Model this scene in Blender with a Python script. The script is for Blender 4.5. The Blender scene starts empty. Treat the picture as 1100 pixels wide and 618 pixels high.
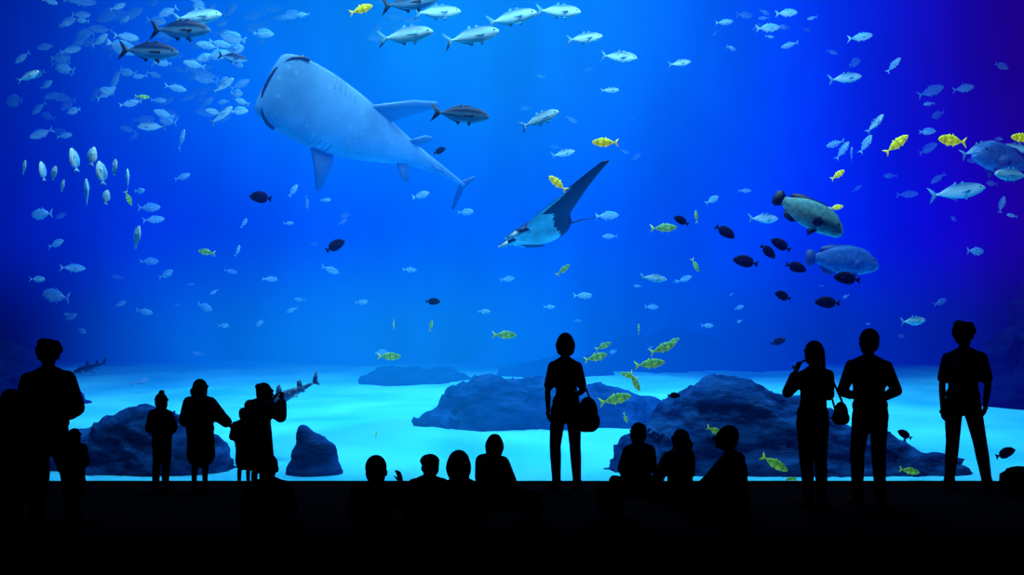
import bpy, bmesh, math, random
from mathutils import Vector, Matrix, Quaternion, noise
random.seed(7)
scene=bpy.context.scene
scene.view_settings.view_transform='Standard'
scene.view_settings.look='None'
COL=scene.collection
GLASS=9.2; EYE=1.57; F=900.0; HOR=365.0

# ------------------------------------------------------------ helpers
def at(px,py,Y):
    """world point at distance Y along a sight line of the plan survey"""
    return Vector(((px-550)/F*Y, Y, EYE+(HOR-py)/F*Y))
def s2l(c):
    return tuple((v/255/12.92 if v/255<=.04045 else ((v/255+.055)/1.055)**2.4) for v in c)
def setlab(o,label,cat,group=None):
    o["label"]=label; o["category"]=cat
    if group: o["group"]=group
def link(o): COL.objects.link(o); return o
def obj(name,mesh,parent=None):
    o=bpy.data.objects.new(name,mesh); link(o)
    if parent: o.parent=parent
    return o
def smooth(me):
    me.polygons.foreach_set('use_smooth',[True]*len(me.polygons)); me.update()

# ------------------------------------------------------------ water colour field: glow and falloff painted as colour ramps
def make_water_group():
    g=bpy.data.node_groups.new('water_colour_field','ShaderNodeTree')
    g.interface.new_socket('Color',in_out='OUTPUT',socket_type='NodeSocketColor')
    g.interface.new_socket('Distance',in_out='OUTPUT',socket_type='NodeSocketFloat')
    N=g.nodes; L=g.links
    out=N.new('NodeGroupOutput'); geo=N.new('ShaderNodeNewGeometry'); sep=N.new('ShaderNodeSeparateXYZ')
    L.new(geo.outputs['Position'],sep.inputs[0])
    def m(op,a,b):
        n=N.new('ShaderNodeMath'); n.operation=op
        for i,v in enumerate((a,b)):
            if v is None: continue
            if isinstance(v,(int,float)): n.inputs[i].default_value=v
            else: L.new(v,n.inputs[i])
        return n.outputs[0]
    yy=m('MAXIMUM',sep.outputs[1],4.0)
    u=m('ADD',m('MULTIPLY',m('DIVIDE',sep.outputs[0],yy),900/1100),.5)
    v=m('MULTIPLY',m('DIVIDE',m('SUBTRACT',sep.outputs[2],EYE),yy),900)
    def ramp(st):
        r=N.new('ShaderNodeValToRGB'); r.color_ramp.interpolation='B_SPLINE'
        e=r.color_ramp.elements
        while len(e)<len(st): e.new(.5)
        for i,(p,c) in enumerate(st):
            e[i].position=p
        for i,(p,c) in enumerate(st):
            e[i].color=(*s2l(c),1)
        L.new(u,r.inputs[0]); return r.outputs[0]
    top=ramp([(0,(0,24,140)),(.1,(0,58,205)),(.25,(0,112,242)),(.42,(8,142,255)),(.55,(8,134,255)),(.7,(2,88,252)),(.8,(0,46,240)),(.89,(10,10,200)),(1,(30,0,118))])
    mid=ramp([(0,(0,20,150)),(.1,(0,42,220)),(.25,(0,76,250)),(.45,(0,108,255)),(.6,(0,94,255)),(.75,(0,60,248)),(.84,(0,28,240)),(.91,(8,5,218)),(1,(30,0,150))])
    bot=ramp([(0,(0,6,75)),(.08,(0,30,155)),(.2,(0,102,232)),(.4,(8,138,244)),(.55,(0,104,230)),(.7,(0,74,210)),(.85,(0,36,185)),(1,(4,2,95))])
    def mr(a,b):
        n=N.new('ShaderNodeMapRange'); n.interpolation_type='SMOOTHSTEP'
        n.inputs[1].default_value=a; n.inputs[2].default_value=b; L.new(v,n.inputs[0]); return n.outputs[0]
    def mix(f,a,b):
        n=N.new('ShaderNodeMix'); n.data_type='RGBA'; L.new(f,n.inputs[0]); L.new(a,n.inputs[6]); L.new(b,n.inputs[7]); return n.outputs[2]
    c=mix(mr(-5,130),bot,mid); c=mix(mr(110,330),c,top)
    L.new(c,out.inputs[0])
    L.new(m('MAXIMUM',m('SUBTRACT',sep.outputs[1],GLASS),0.0),out.inputs[1])
    return g
WG=make_water_group()
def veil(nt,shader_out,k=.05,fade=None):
    """painted haze: blends a material into glowing water colour with depth"""
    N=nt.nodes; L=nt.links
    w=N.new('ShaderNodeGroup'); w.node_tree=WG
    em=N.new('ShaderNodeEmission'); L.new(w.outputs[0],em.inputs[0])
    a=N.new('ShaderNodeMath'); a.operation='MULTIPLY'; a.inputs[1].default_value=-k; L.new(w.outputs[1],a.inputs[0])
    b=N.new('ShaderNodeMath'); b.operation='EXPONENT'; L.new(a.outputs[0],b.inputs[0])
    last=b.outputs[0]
    if fade:   # extra painted haze, dissolves the far sand unevenly into water colour
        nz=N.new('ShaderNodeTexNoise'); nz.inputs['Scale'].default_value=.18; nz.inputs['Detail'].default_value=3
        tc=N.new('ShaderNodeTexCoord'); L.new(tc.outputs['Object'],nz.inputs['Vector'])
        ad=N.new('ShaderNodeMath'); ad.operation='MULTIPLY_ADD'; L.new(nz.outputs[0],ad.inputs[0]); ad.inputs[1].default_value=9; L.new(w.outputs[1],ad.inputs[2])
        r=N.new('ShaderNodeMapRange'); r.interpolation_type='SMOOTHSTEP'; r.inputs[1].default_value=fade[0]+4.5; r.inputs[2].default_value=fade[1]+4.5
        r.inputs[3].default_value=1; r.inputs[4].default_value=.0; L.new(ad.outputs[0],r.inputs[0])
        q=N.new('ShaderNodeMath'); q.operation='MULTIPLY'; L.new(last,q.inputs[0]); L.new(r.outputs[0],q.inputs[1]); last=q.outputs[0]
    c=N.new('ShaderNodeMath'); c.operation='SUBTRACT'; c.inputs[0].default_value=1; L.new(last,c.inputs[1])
    mx=N.new('ShaderNodeMixShader'); L.new(c.outputs[0],mx.inputs[0]); L.new(shader_out,mx.inputs[1]); L.new(em.outputs[0],mx.inputs[2])  # emission stands in for light scattered by the water
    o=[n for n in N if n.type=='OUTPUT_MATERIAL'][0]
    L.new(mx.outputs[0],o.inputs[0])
def newmat(name):
    m=bpy.data.materials.new(name); m.use_nodes=True
    p=m.node_tree.nodes['Principled BSDF']; return m,m.node_tree,p
def plain(name,col,rough=.8,spec=.1):
    m,nt,p=newmat(name)
    n=nt.nodes.new('ShaderNodeTexNoise'); n.inputs['Scale'].default_value=30
    r=nt.nodes.new('ShaderNodeValToRGB')
    r.color_ramp.elements[0].color=(*[c*.7 for c in col],1); r.color_ramp.elements[1].color=(*col,1)
    nt.links.new(n.outputs[0],r.inputs[0]); nt.links.new(r.outputs[0],p.inputs['Base Color'])
    p.inputs['Roughness'].default_value=rough; p.inputs['Specular IOR Level'].default_value=spec
    return m
def fishmat(name,back,belly,split=0.0,soft=.06,k=.05,stripes=None,spots=None,emit=None,rough=.45,mottle=0):
    m,nt,p=newmat(name); N=nt.nodes; L=nt.links
    tc=N.new('ShaderNodeTexCoord'); sp=N.new('ShaderNodeSeparateXYZ'); L.new(tc.outputs['Object'],sp.inputs[0])
    mr=N.new('ShaderNodeMapRange'); mr.inputs[1].default_value=split-soft; mr.inputs[2].default_value=split+soft; L.new(sp.outputs[2],mr.inputs[0])
    mx=N.new('ShaderNodeMix'); mx.data_type='RGBA'; L.new(mr.outputs[0],mx.inputs[0])
    mx.inputs[6].default_value=(*belly,1); mx.inputs[7].default_value=(*back,1)
    col=mx.outputs[2]
    if stripes:
        sc,amt,dc=stripes
        mu=N.new('ShaderNodeMath'); mu.operation='MULTIPLY'; mu.inputs[1].default_value=sc; L.new(sp.outputs[0],mu.inputs[0])
        si=N.new('ShaderNodeMath'); si.operation='SINE'; L.new(mu.outputs[0],si.inputs[0])
        r2=N.new('ShaderNodeMapRange'); r2.inputs[1].default_value=.45; r2.inputs[2].default_value=.75; r2.inputs[4].default_value=amt; L.new(si.outputs[0],r2.inputs[0])
        m2=N.new('ShaderNodeMix'); m2.data_type='RGBA'; L.new(r2.outputs[0],m2.inputs[0]); L.new(col,m2.inputs[6]); m2.inputs[7].default_value=(*dc,1); col=m2.outputs[2]
    if spots:
        sc,thr,dc=spots
        v=N.new('ShaderNodeTexVoronoi'); v.inputs['Scale'].default_value=sc; L.new(tc.outputs['Object'],v.inputs['Vector'])
        r2=N.new('ShaderNodeMapRange'); r2.inputs[1].default_value=thr; r2.inputs[2].default_value=thr*.6; r2.inputs[4].default_value=.6; L.new(v.outputs['Distance'],r2.inputs[0])
        m2=N.new('ShaderNodeMix'); m2.data_type='RGBA'; L.new(r2.outputs[0],m2.inputs[0]); L.new(col,m2.inputs[6]); m2.inputs[7].default_value=(*dc,1); col=m2.outputs[2]
    if mottle:
        v=N.new('ShaderNodeTexNoise'); v.inputs['Scale'].default_value=mottle; v.inputs['Detail'].default_value=5; L.new(tc.outputs['Object'],v.inputs['Vector'])
        r2=N.new('ShaderNodeMapRange'); r2.inputs[1].default_value=.35; r2.inputs[2].default_value=.65; r2.inputs[3].default_value=.6; r2.inputs[4].default_value=1.15; L.new(v.outputs[0],r2.inputs[0])
        m2=N.new('ShaderNodeMix'); m2.data_type='RGBA'; m2.blend_type='MULTIPLY'; m2.inputs[0].default_value=1; L.new(col,m2.inputs[6]); L.new(r2.outputs[0],m2.inputs[7]); col=m2.outputs[2]
    L.new(col,p.inputs['Base Color']); p.inputs['Roughness'].default_value=rough; p.inputs['Specular IOR Level'].default_value=.15
    if emit: 
        L.new(col,p.inputs['Emission Color']); p.inputs['Emission Strength'].default_value=emit
    veil(nt,p.outputs[0],k)
    return m

# ------------------------------------------------------------ materials
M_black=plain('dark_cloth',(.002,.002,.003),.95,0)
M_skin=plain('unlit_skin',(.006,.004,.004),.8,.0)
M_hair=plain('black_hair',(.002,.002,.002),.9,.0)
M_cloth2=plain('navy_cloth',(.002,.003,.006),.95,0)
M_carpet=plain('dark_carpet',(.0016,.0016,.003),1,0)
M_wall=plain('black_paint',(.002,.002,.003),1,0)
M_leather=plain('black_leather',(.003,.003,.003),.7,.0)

# back wall of the tank: emission paints the water's glow and falloff
mw,nt,p=newmat('painted_water_glow'); N=nt.nodes; L=nt.links
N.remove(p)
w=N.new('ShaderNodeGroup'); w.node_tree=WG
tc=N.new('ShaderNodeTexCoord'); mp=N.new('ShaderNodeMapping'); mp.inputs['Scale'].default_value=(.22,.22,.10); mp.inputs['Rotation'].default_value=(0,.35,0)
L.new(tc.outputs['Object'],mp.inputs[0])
nz=N.new('ShaderNodeTexNoise'); nz.inputs['Scale'].default_value=.9; nz.inputs['Detail'].default_value=4; L.new(mp.outputs[0],nz.inputs['Vector'])  # noise paints faint light streaks into the wall's glow
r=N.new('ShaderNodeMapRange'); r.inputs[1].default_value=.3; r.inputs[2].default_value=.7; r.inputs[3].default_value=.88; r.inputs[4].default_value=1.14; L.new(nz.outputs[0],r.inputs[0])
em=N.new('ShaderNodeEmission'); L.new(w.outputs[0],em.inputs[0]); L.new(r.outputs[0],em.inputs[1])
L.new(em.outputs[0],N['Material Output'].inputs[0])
M_waterglow=mw
# sand
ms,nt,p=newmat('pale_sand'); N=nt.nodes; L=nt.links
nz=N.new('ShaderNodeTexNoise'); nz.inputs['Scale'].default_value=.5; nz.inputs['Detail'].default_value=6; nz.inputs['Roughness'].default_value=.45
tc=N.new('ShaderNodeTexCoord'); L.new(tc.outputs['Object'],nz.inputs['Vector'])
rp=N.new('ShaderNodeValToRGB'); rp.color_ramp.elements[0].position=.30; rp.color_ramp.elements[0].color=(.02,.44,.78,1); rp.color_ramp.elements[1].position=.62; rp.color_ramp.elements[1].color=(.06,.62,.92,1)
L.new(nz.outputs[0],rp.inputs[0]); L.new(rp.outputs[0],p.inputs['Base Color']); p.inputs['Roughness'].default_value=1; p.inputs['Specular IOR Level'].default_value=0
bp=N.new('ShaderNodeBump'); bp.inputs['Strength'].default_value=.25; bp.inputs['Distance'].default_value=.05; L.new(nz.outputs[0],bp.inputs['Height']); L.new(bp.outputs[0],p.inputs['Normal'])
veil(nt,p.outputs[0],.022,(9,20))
M_sand=ms
# rock
def rockmat(name,a,b,k):
    m,nt,p=newmat(name); N=nt.nodes; L=nt.links
    tc=N.new('ShaderNodeTexCoord'); mp=N.new('ShaderNodeMapping'); mp.inputs['Scale'].default_value=(1,1,2.6); mp.inputs['Rotation'].default_value=(.2,.25,0); L.new(tc.outputs['Object'],mp.inputs[0])
    nz=N.new('ShaderNodeTexNoise'); nz.inputs['Scale'].default_value=2.6; nz.inputs['Detail'].default_value=10; nz.inputs['Roughness'].default_value=.62; L.new(mp.outputs[0],nz.inputs['Vector'])
    rp=N.new('ShaderNodeValToRGB'); rp.color_ramp.elements[0].position=.36; rp.color_ramp.elements[0].color=(*a,1); rp.color_ramp.elements[1].position=.68; rp.color_ramp.elements[1].color=(*b,1)
    L.new(nz.outputs[0],rp.inputs[0]); L.new(rp.outputs[0],p.inputs['Base Color']); p.inputs['Roughness'].default_value=.9; p.inputs['Specular IOR Level'].default_value=.0
    bp=N.new('ShaderNodeBump'); bp.inputs['Strength'].default_value=.8; bp.inputs['Distance'].default_value=.08; L.new(nz.outputs[0],bp.inputs['Height']); L.new(bp.outputs[0],p.inputs['Normal'])
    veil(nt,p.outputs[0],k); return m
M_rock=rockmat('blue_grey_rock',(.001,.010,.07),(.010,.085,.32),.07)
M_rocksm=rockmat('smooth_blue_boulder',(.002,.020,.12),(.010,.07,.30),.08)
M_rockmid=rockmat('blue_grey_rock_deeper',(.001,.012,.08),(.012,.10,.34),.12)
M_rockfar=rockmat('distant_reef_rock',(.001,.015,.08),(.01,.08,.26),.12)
M_rockhaze=rockmat('darker_reef_rock',(.001,.006,.05),(.003,.03,.14),.16)  # darker rock tones, blended more strongly into the water colour

# ------------------------------------------------------------ primitives into bmesh
def ell(bm,c,r,zaxis=None,seg=16,xaxis=None):
    R=Matrix.Identity(4)
    if zaxis is not None:
        z=Vector(zaxis).normalized(); x=Vector(xaxis or (1,0,0)); x=(x-z*x.dot(z)).normalized(); y=z.cross(x)
        R=Matrix((x,y,z)).transposed().to_4x4()
    M=Matrix.Translation(Vector(c))@R@Matrix.Diagonal((*r,1))
    bmesh.ops.create_uvsphere(bm,u_segments=seg,v_segments=max(6,seg//2+2),radius=1,matrix=M)
def cap(bm,a,b,ra,rb,seg=12):
    a=Vector(a); b=Vector(b); d=b-a; l=d.length
    if l>1e-5:
        q=d.to_track_quat('Z','Y').to_matrix().to_4x4()
        bmesh.ops.create_cone(bm,cap_ends=True,segments=seg,radius1=ra,radius2=rb,depth=l,matrix=Matrix.Translation((a+b)/2)@q)
    for c,r in ((a,ra),(b,rb)):
        bmesh.ops.create_uvsphere(bm,u_segments=seg,v_segments=8,radius=r,matrix=Matrix.Translation(c))
def union(bm,voxel,sm=3,mat=None,name='m'):
    me=bpy.data.meshes.new(name+'_src'); bm.to_mesh(me); bm.free()
    o=bpy.data.objects.new(name+'_tmp',me); link(o)
    m=o.modifiers.new('r','REMESH'); m.mode='VOXEL'; m.voxel_size=voxel
    if sm:
        s=o.modifiers.new('s','SMOOTH'); s.iterations=sm; s.factor=.5
    dg=bpy.context.evaluated_depsgraph_get(); dg.update()
    res=bpy.data.meshes.new_from_object(o.evaluated_get(dg),depsgraph=dg)
    bpy.data.objects.remove(o); bpy.data.meshes.remove(me)
    res.materials.clear()
    if mat: res.materials.append(mat)
    smooth(res); res.name=name
    return res
def box(bm,c,s,bev=0,rot=None):
    M=Matrix.Translation(Vector(c))@(rot or Matrix.Identity(4))@Matrix.Diagonal((*s,1))
    r=bmesh.ops.create_cube(bm,size=1,matrix=M)
    if bev:
        ed=list({e for v in r['verts'] for e in v.link_edges})
        bmesh.ops.bevel(bm,geom=ed,offset=bev,segments=3,affect='EDGES')
def tomesh(bm,name,mats,sm=True):
    me=bpy.data.meshes.new(name); bmesh.ops.recalc_face_normals(bm,faces=bm.faces); bm.to_mesh(me); bm.free()
    for m in mats: me.materials.append(m)
    if sm: smooth(me)
    return me

# ------------------------------------------------------------ people
BASE=dict(head=(0,.012,.922),neck=(0,-.005,.840),chest=(0,0,.735),belly=(0,.003,.62),pelvis=(0,0,.53),
 shL=(-.088,-.005,.790),elL=(-.112,-.015,.630),wrL=(-.110,.03,.49),shR=(.088,-.005,.790),elR=(.112,-.015,.630),wrR=(.110,.03,.49),
 hiL=(-.047,0,.515),knL=(-.052,.012,.285),anL=(-.056,-.01,.042),hiR=(.047,0,.515),knR=(.052,.012,.285),anR=(.056,-.01,.042))
SIT=dict(head=(0,.045,.455),neck=(0,.02,.37),chest=(0,.005,.265),belly=(0,-.005,.15),pelvis=(0,0,.07),
 shL=(-.088,.01,.325),elL=(-.12,.05,.19),wrL=(-.07,.15,.12),shR=(.088,.01,.325),elR=(.12,.05,.19),wrR=(.07,.15,.12),
 hiL=(-.055,.02,.065),knL=(-.13,.21,.07),anL=(.03,.23,.035),hiR=(.055,.02,.065),knR=(.13,.21,.07),anR=(-.03,.28,.035))
def person(label,px,Y,H,yaw=0,pose=None,sit=False,hair='short',w=1.0,lower='trousers',headyaw=0,headpitch=0,child=False,group=None,bulk=0.0,shift=0.0,sleeves='long',waist=1.05):
    J=dict(SIT if sit else BASE)
    if pose: J.update(pose)
    J={k_:Vector(v)*H for k_,v in J.items()}
    for k_ in ('shL','shR','elL','elR','wrL','wrR'): J[k_].x*=w
    if shift:   # weight on one leg
        for k_ in ('pelvis','hiL','hiR'): J[k_].x+=shift*H
        for k_ in ('belly',): J[k_].x+=shift*.6*H
        J['shL'].z+=shift*.25*H; J['shR'].z-=shift*.25*H
        J['head'].x+=shift*.3*H
    hs=1.05 if not child else 1.2
    V=lambda *a: Vector(a)
    bm=bmesh.new(); h=H
    HR=Matrix.Rotation(math.radians(headyaw),3,'Z')@Matrix.Rotation(math.radians(headpitch),3,'X')
    hc=J['head'].copy()
    if child: hc.z-=.014*h
    def hp(x,y,z): return hc+HR@Vector((x,y,z))*h*hs
    upv=HR@Vector((0,0,1)); rx=HR@Vector((1,0,0))
    ell(bm,hp(0,-.004,.012),(.043*h*hs,.056*h*hs,.057*h*hs),upv,xaxis=rx)
    ell(bm,hp(0,.018,-.028),(.033*h*hs,.036*h*hs,.040*h*hs),upv,xaxis=rx)
    ell(bm,hp(0,.040,-.052),(.015*h*hs,.014*h*hs,.012*h*hs),upv,xaxis=rx)
    cap(bm,hp(0,.050,.010),hp(0,.066,-.014),.006*h*hs,.010*h*hs)
    cap(bm,hp(-.012,.052,-.033),hp(.012,.052,-.033),.006*h*hs,.006*h*hs)
    cap(bm,hp(-.026,.045,.020),hp(.026,.045,.020),.008*h*hs,.008*h*hs)
    for s in (1,-1):
        ell(bm,hp(.045*s,-.002,-.005),(.007*h*hs,.012*h*hs,.019*h*hs),upv,xaxis=rx)
        ell(bm,hp(.019*s,.048,.006),(.009*h*hs,.007*h*hs,.006*h*hs),upv,xaxis=rx)
    nk=J['neck']; cap(bm,nk-V(0,0,.01*h),hp(0,-.008,-.03),.029*h,.028*h)
    def torso(bm,g):
        sa=(J['neck']-J['chest']); sb=(J['chest']-J['belly']); sx=(J['shR']-J['shL']); hx=(J['hiR']-J['hiL'])
        ell(bm,J['chest'],((.078*w+g)*h,(.058+g)*h,(.090+g)*h),sa,20,sx)
        ell(bm,(J['chest']+J['belly'])/2,((.070*w*waist+g)*h,(.054+g)*h,(.085+g)*h),sb,20,sx)
        ell(bm,J['belly'],((.068*w*waist+g)*h,(.055+g)*h,(.070+g)*h),sb,20,hx)
        for s_ in ('L','R'):
            cap(bm,J['neck']+V(0,0,.006*h),J['sh'+s_]-V(0,0,.002*h),(.018+g*.6)*h,(.025+g*.6)*h)
            cap(bm,J['sh'+s_],J['chest']-sb*.1+ (J['sh'+s_]-J['neck'])*.30,(.025+g*.6)*h,(.030+g)*h)
    def hips(bm,g):
        sb=(J['belly']-J['pelvis']); hx=(J['hiR']-J['hiL'])
        ell(bm,J['pelvis']+sb*.1,((.080*w**.5+g)*h,(.064+g)*h,(.062+g)*h),sb,20,hx)
    torso(bm,0); hips(bm,0)
    for s_,s in (('L',-1),('R',1)):
        sh,el,wr=J['sh'+s_],J['el'+s_],J['wr'+s_]
        cap(bm,sh,el,.026*h,.019*h); mid=el.lerp(wr,.3); cap(bm,el,mid,.019*h,.0195*h); cap(bm,mid,wr,.0195*h,.0135*h)
        dd=(wr-el).normalized(); nn=Vector((-s*.8,.5,-.1)); nn=(nn-dd*nn.dot(dd)).normalized(); sd=dd.cross(nn)
        pc=wr+dd*.026*h; ell(bm,pc,(.021*h,.011*h,.034*h),dd,12,sd)
        for fi,(o_,fl) in enumerate(((-1.5,.85),(-.5,1.0),(.5,.95),(1.5,.75))):
            a=wr+dd*.048*h+sd*o_*.0105*h; b=a+(dd+nn*.25).normalized()*.024*h*fl; c=b+(dd*.8+nn*.7).normalized()*.022*h*fl
            cap(bm,a,b,.0055*h,.005*h,8); cap(bm,b,c,.005*h,.0042*h,8)
        tsd=sd if (sd.y>0 or sd.z>0) else -sd
        a=wr+dd*.014*h+tsd*.014*h; b=a+(dd*.6+tsd*.8).normalized()*.022*h; c=b+(dd*.9+tsd*.3+nn*.2).normalized()*.018*h
        cap(bm,a,b,.0075*h,.006*h,8); cap(bm,b,c,.006*h,.005*h,8)
        hi,kn,an=J['hi'+s_],J['kn'+s_],J['an'+s_]
        cap(bm,hi,kn,.044*h,.028*h); cm=kn.lerp(an,.28); back=V(0,-.008*h,0)
        cap(bm,kn,cm+back,.027*h,.029*h); cap(bm,cm+back,an,.029*h,.018*h)
        fd=Vector((s*.35,1,0)).normalized()
        if sit: fd=(Vector((s*-.6,.9,.1))).normalized()
        base=V(an.x,an.y,max(.022*h,an.z-.022*h))
        cap(bm,an,base-fd*.022*h,.020*h,.021*h); cap(bm,base-fd*.02*h,base+fd*.065*h,.021*h,.018*h); cap(bm,base+fd*.06*h,base+fd*.10*h,.019*h,.013*h)
    vox=.0080 if H>1.3 else .0070
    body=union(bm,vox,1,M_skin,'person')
    o=obj('person',body)
    x=(px-550)/F*Y
    co_=[0.0]*(3*len(body.vertices)); body.vertices.foreach_get('co',co_); zmin=min(co_[2::3])
    o.location=(x,Y,-zmin); o.rotation_euler=(0,0,math.radians(yaw))
    setlab(o,label,'person',group)
    g0=.007+bulk
    bm=bmesh.new(); torso(bm,g0)
    for s_ in 'LR':
        sh,el,wr=J['sh'+s_],J['el'+s_],J['wr'+s_]
        if sleeves=='long': cap(bm,sh,el,(.027+g0*.8)*h,(.021+g0)*h); cap(bm,el,el.lerp(wr,.75),(.021+g0)*h,(.014+g0)*h)
        else: cap(bm,sh,sh.lerp(el,.75),(.027+g0*.8)*h,(.026+g0)*h)
    ell(bm,J['belly'].lerp(J['pelvis'],.6),((.079*w**.5+.006+g0)*h,(.060+.004+g0)*h,.068*h),J['belly']-J['pelvis'],20)
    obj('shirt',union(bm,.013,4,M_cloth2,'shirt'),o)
    bm=bmesh.new(); hips(bm,.008+bulk)
    if lower=='trousers':
        for s_ in 'LR':
            hi,kn,an=J['hi'+s_],J['kn'+s_],J['an'+s_]
            cap(bm,hi,kn,(.052+bulk*.4)*h,(.037+bulk*.5)*h); cm=kn.lerp(an,.3)+V(0,-.008*h,0)
            cap(bm,kn,cm,(.037+bulk*.5)*h,(.036+bulk*.4)*h); cap(bm,cm,an.lerp(kn,.08),(.036+bulk*.4)*h,(.027+bulk*.4)*h)
            cap(bm,an.lerp(kn,.12),an.lerp(kn,.02),(.029+bulk*.4)*h,(.032+bulk*.4)*h)
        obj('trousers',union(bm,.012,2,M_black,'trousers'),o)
    elif lower=='coat':
        km=(J['knL']+J['knR'])/2
        cap(bm,J['belly'],km+V(0,0,.05*h),(.075+bulk)*h,(.092+bulk)*h,20)
        obj('coat',union(bm,.015,3,M_black,'coat'),o)
    bm=bmesh.new(); q=h*hs
    ell(bm,hp(0,-.014,.022),(.050*q,.056*q,.057*q),upv,xaxis=rx)
    ell(bm,hp(0,-.03,-.005),(.044*q,.036*q,.05*q),upv,xaxis=rx)
    if hair=='bob':
        ell(bm,hp(0,-.018,-.0),(.060*q,.055*q,.068*q),upv,xaxis=rx); ell(bm,hp(0,-.03,-.030),(.054*q,.04*q,.040*q),upv,xaxis=rx)
    if hair=='long':
        ell(bm,hp(0,-.02,.0),(.057*q,.055*q,.07*q),upv,xaxis=rx)
        cap(bm,hp(0,-.035,-.01),nk+V(0,-.045*h,-.03*h),.050*q,.040*q); cap(bm,nk+V(0,-.045*h,-.03*h),nk+V(0,-.055*h,-.09*h),.042*q,.02*q)
    if hair=='bun':
        ell(bm,hp(0,-.055,.05),(.026*q,.026*q,.024*q))
    if hair=='topknot':
        ell(bm,hp(.01,-.02,.085),(.024*q,.024*q,.022*q))
    if hair=='pony':
        cap(bm,hp(0,-.06,.03),hp(0,-.095,-.01),.018*q,.022*q); cap(bm,hp(0,-.095,-.01),hp(0,-.085,-.07),.022*q,.01*q)
    if hair in('full','thick','tuft'):
        ell(bm,hp(0,-.016,.024),(.060*q,.062*q,.060*q),upv,xaxis=rx)
    if hair=='tuft':
        ell(bm,hp(-.022,-.01,.068),(.030*q,.03*q,.022*q)); ell(bm,hp(.03,-.01,.058),(.026*q,.03*q,.022*q)); ell(bm,hp(.045,-.015,.03),(.022*q,.03*q,.026*q))
    if hair=='cap':
        ell(bm,hp(0,0,.035),(.056*q,.064*q,.04*q),upv,xaxis=rx); ell(bm,hp(0,.075,.025),(.04*q,.035*q,.006*q),upv,xaxis=rx)
    obj('cap' if hair=='cap' else 'hair',union(bm,.009,2,M_hair,'hair'),o)
    return o
front=dict(elL=(-.120,-.015,.640),wrL=(-.06,.10,.60),elR=(.120,-.015,.640),wrR=(.06,.10,.60))
person('woman with bobbed hair standing with handbag, facing the tank',607,8.68,1.64,0,dict(elL=(-.126,-.02,.63),wrL=(-.118,.05,.50),elR=(.125,-.03,.64),wrR=(.09,.09,.60),knL=(-.062,.012,.285),anL=(-.054,-.01,.042),knR=(.064,.01,.285),anR=(.078,.02,.042)),hair='bob',w=.88,lower='trousers',shift=.006,sleeves='short',waist=.95)
person('woman standing with both hands raised to her face',875,7.85,1.56,8,dict(elL=(-.155,.05,.69),wrL=(-.06,.12,.82),elR=(.125,.05,.67),wrR=(.06,.12,.82),knL=(-.048,.012,.285),anL=(-.045,-.01,.042),knR=(.05,.03,.285),anR=(.064,.03,.042)),hair='long',w=.94,lower='trousers',bulk=.007,shift=-.012)
person('man standing with arms folded in front, facing tank',933,7.95,1.675,-5,dict(elL=(-.138,-.01,.645),wrL=(-.05,.10,.61),elR=(.140,-.01,.65),wrR=(.06,.10,.58),knL=(-.06,.012,.285),anL=(-.064,-.01,.042),knR=(.058,.012,.285),anR=(.070,.02,.042)),hair='short',w=1.07,bulk=.004,shift=.010,headyaw=8)
person('tall man with thick hair standing legs apart by window',1036,8.75,1.75,-28,dict(elL=(-.118,-.02,.63),wrL=(-.116,.03,.48),elR=(.122,0,.63),wrR=(.11,.07,.5),knL=(-.062,.04,.285),anL=(-.080,.0,.042),knR=(.082,.03,.285),anR=(.120,.03,.042)),hair='tuft',w=1.0,headyaw=-12,bulk=.003,shift=-.010,sleeves='short')
person('broad person in bulky jacket standing near the window',52,7.0,1.56,12,dict(elL=(-.118,.02,.64),wrL=(-.05,.12,.62),elR=(.122,.03,.64),wrR=(.06,.13,.6),knR=(.09,.05,.29),anR=(.14,-.03,.05),knL=(-.05,.03,.285)),hair='tuft',w=1.0,headpitch=-14,headyaw=15,bulk=.024,shift=-.014)
person('woman in long coat standing close beside a companion',12,6.5,1.19,0,dict(front),hair='long',child=True,w=1.3,lower='coat',bulk=.02)
person('child in coat pressed between two grown-ups',80,7.3,.80,-10,dict(front),hair='short',child=True,w=1.2,lower='coat',bulk=.02)
person('small child with hair knot standing at the window',173,8.65,1.02,-12,dict(front,elR=(.135,.0,.66)),hair='topknot',child=True,w=1.05,lower='trousers',bulk=.014,shift=.01)
person('person in wide coat standing with bent arms watching fish',215,8.6,1.17,-15,dict(elL=(-.125,0,.63),wrL=(-.08,.1,.58),elR=(.14,.06,.66),wrR=(.16,.13,.60)),hair='pony',child=True,w=1.2,lower='coat',bulk=.030)
person('person leaning and raising a camera toward the tank',278,8.2,1.17,-35,dict(head=(.02,.05,.905),neck=(.01,.03,.83),elL=(-.12,.10,.68),wrL=(-.02,.17,.84),elR=(.13,.10,.70),wrR=(.06,.18,.84)),hair='bun',child=True,w=1.2,lower='coat',bulk=.024)
person('child standing close in front of a photographer',262,8.8,.86,0,dict(front),hair='short',child=True,w=1.15,lower='coat',bulk=.016)
person('child crouching with hands held up to the chest',402,6.2,1.33,-10,dict(elR=(.13,.10,.24),wrR=(.09,.16,.36)),sit=True,hair='short',child=True,w=1.15,bulk=.018)
person('small child in cap sitting on the carpet',460,6.8,1.20,5,dict(head=(.01,.06,.45)),sit=True,hair='cap',child=True,w=1.1,bulk=.016,headyaw=20)
person('long-haired girl sitting cross-legged on the carpet',494,6.2,1.40,10,None,sit=True,hair='long',child=True,w=1.08,bulk=.014,headyaw=-10)
person('child with bobbed hair kneeling up to look',528,7.9,1.27,-35,None,sit=True,hair='bob',child=True,w=1.05,headyaw=25,bulk=.028)
person('child sitting in the dark on the carpet',288,6.6,1.24,10,None,sit=True,hair='short',child=True,w=1.2,bulk=.014)
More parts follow.
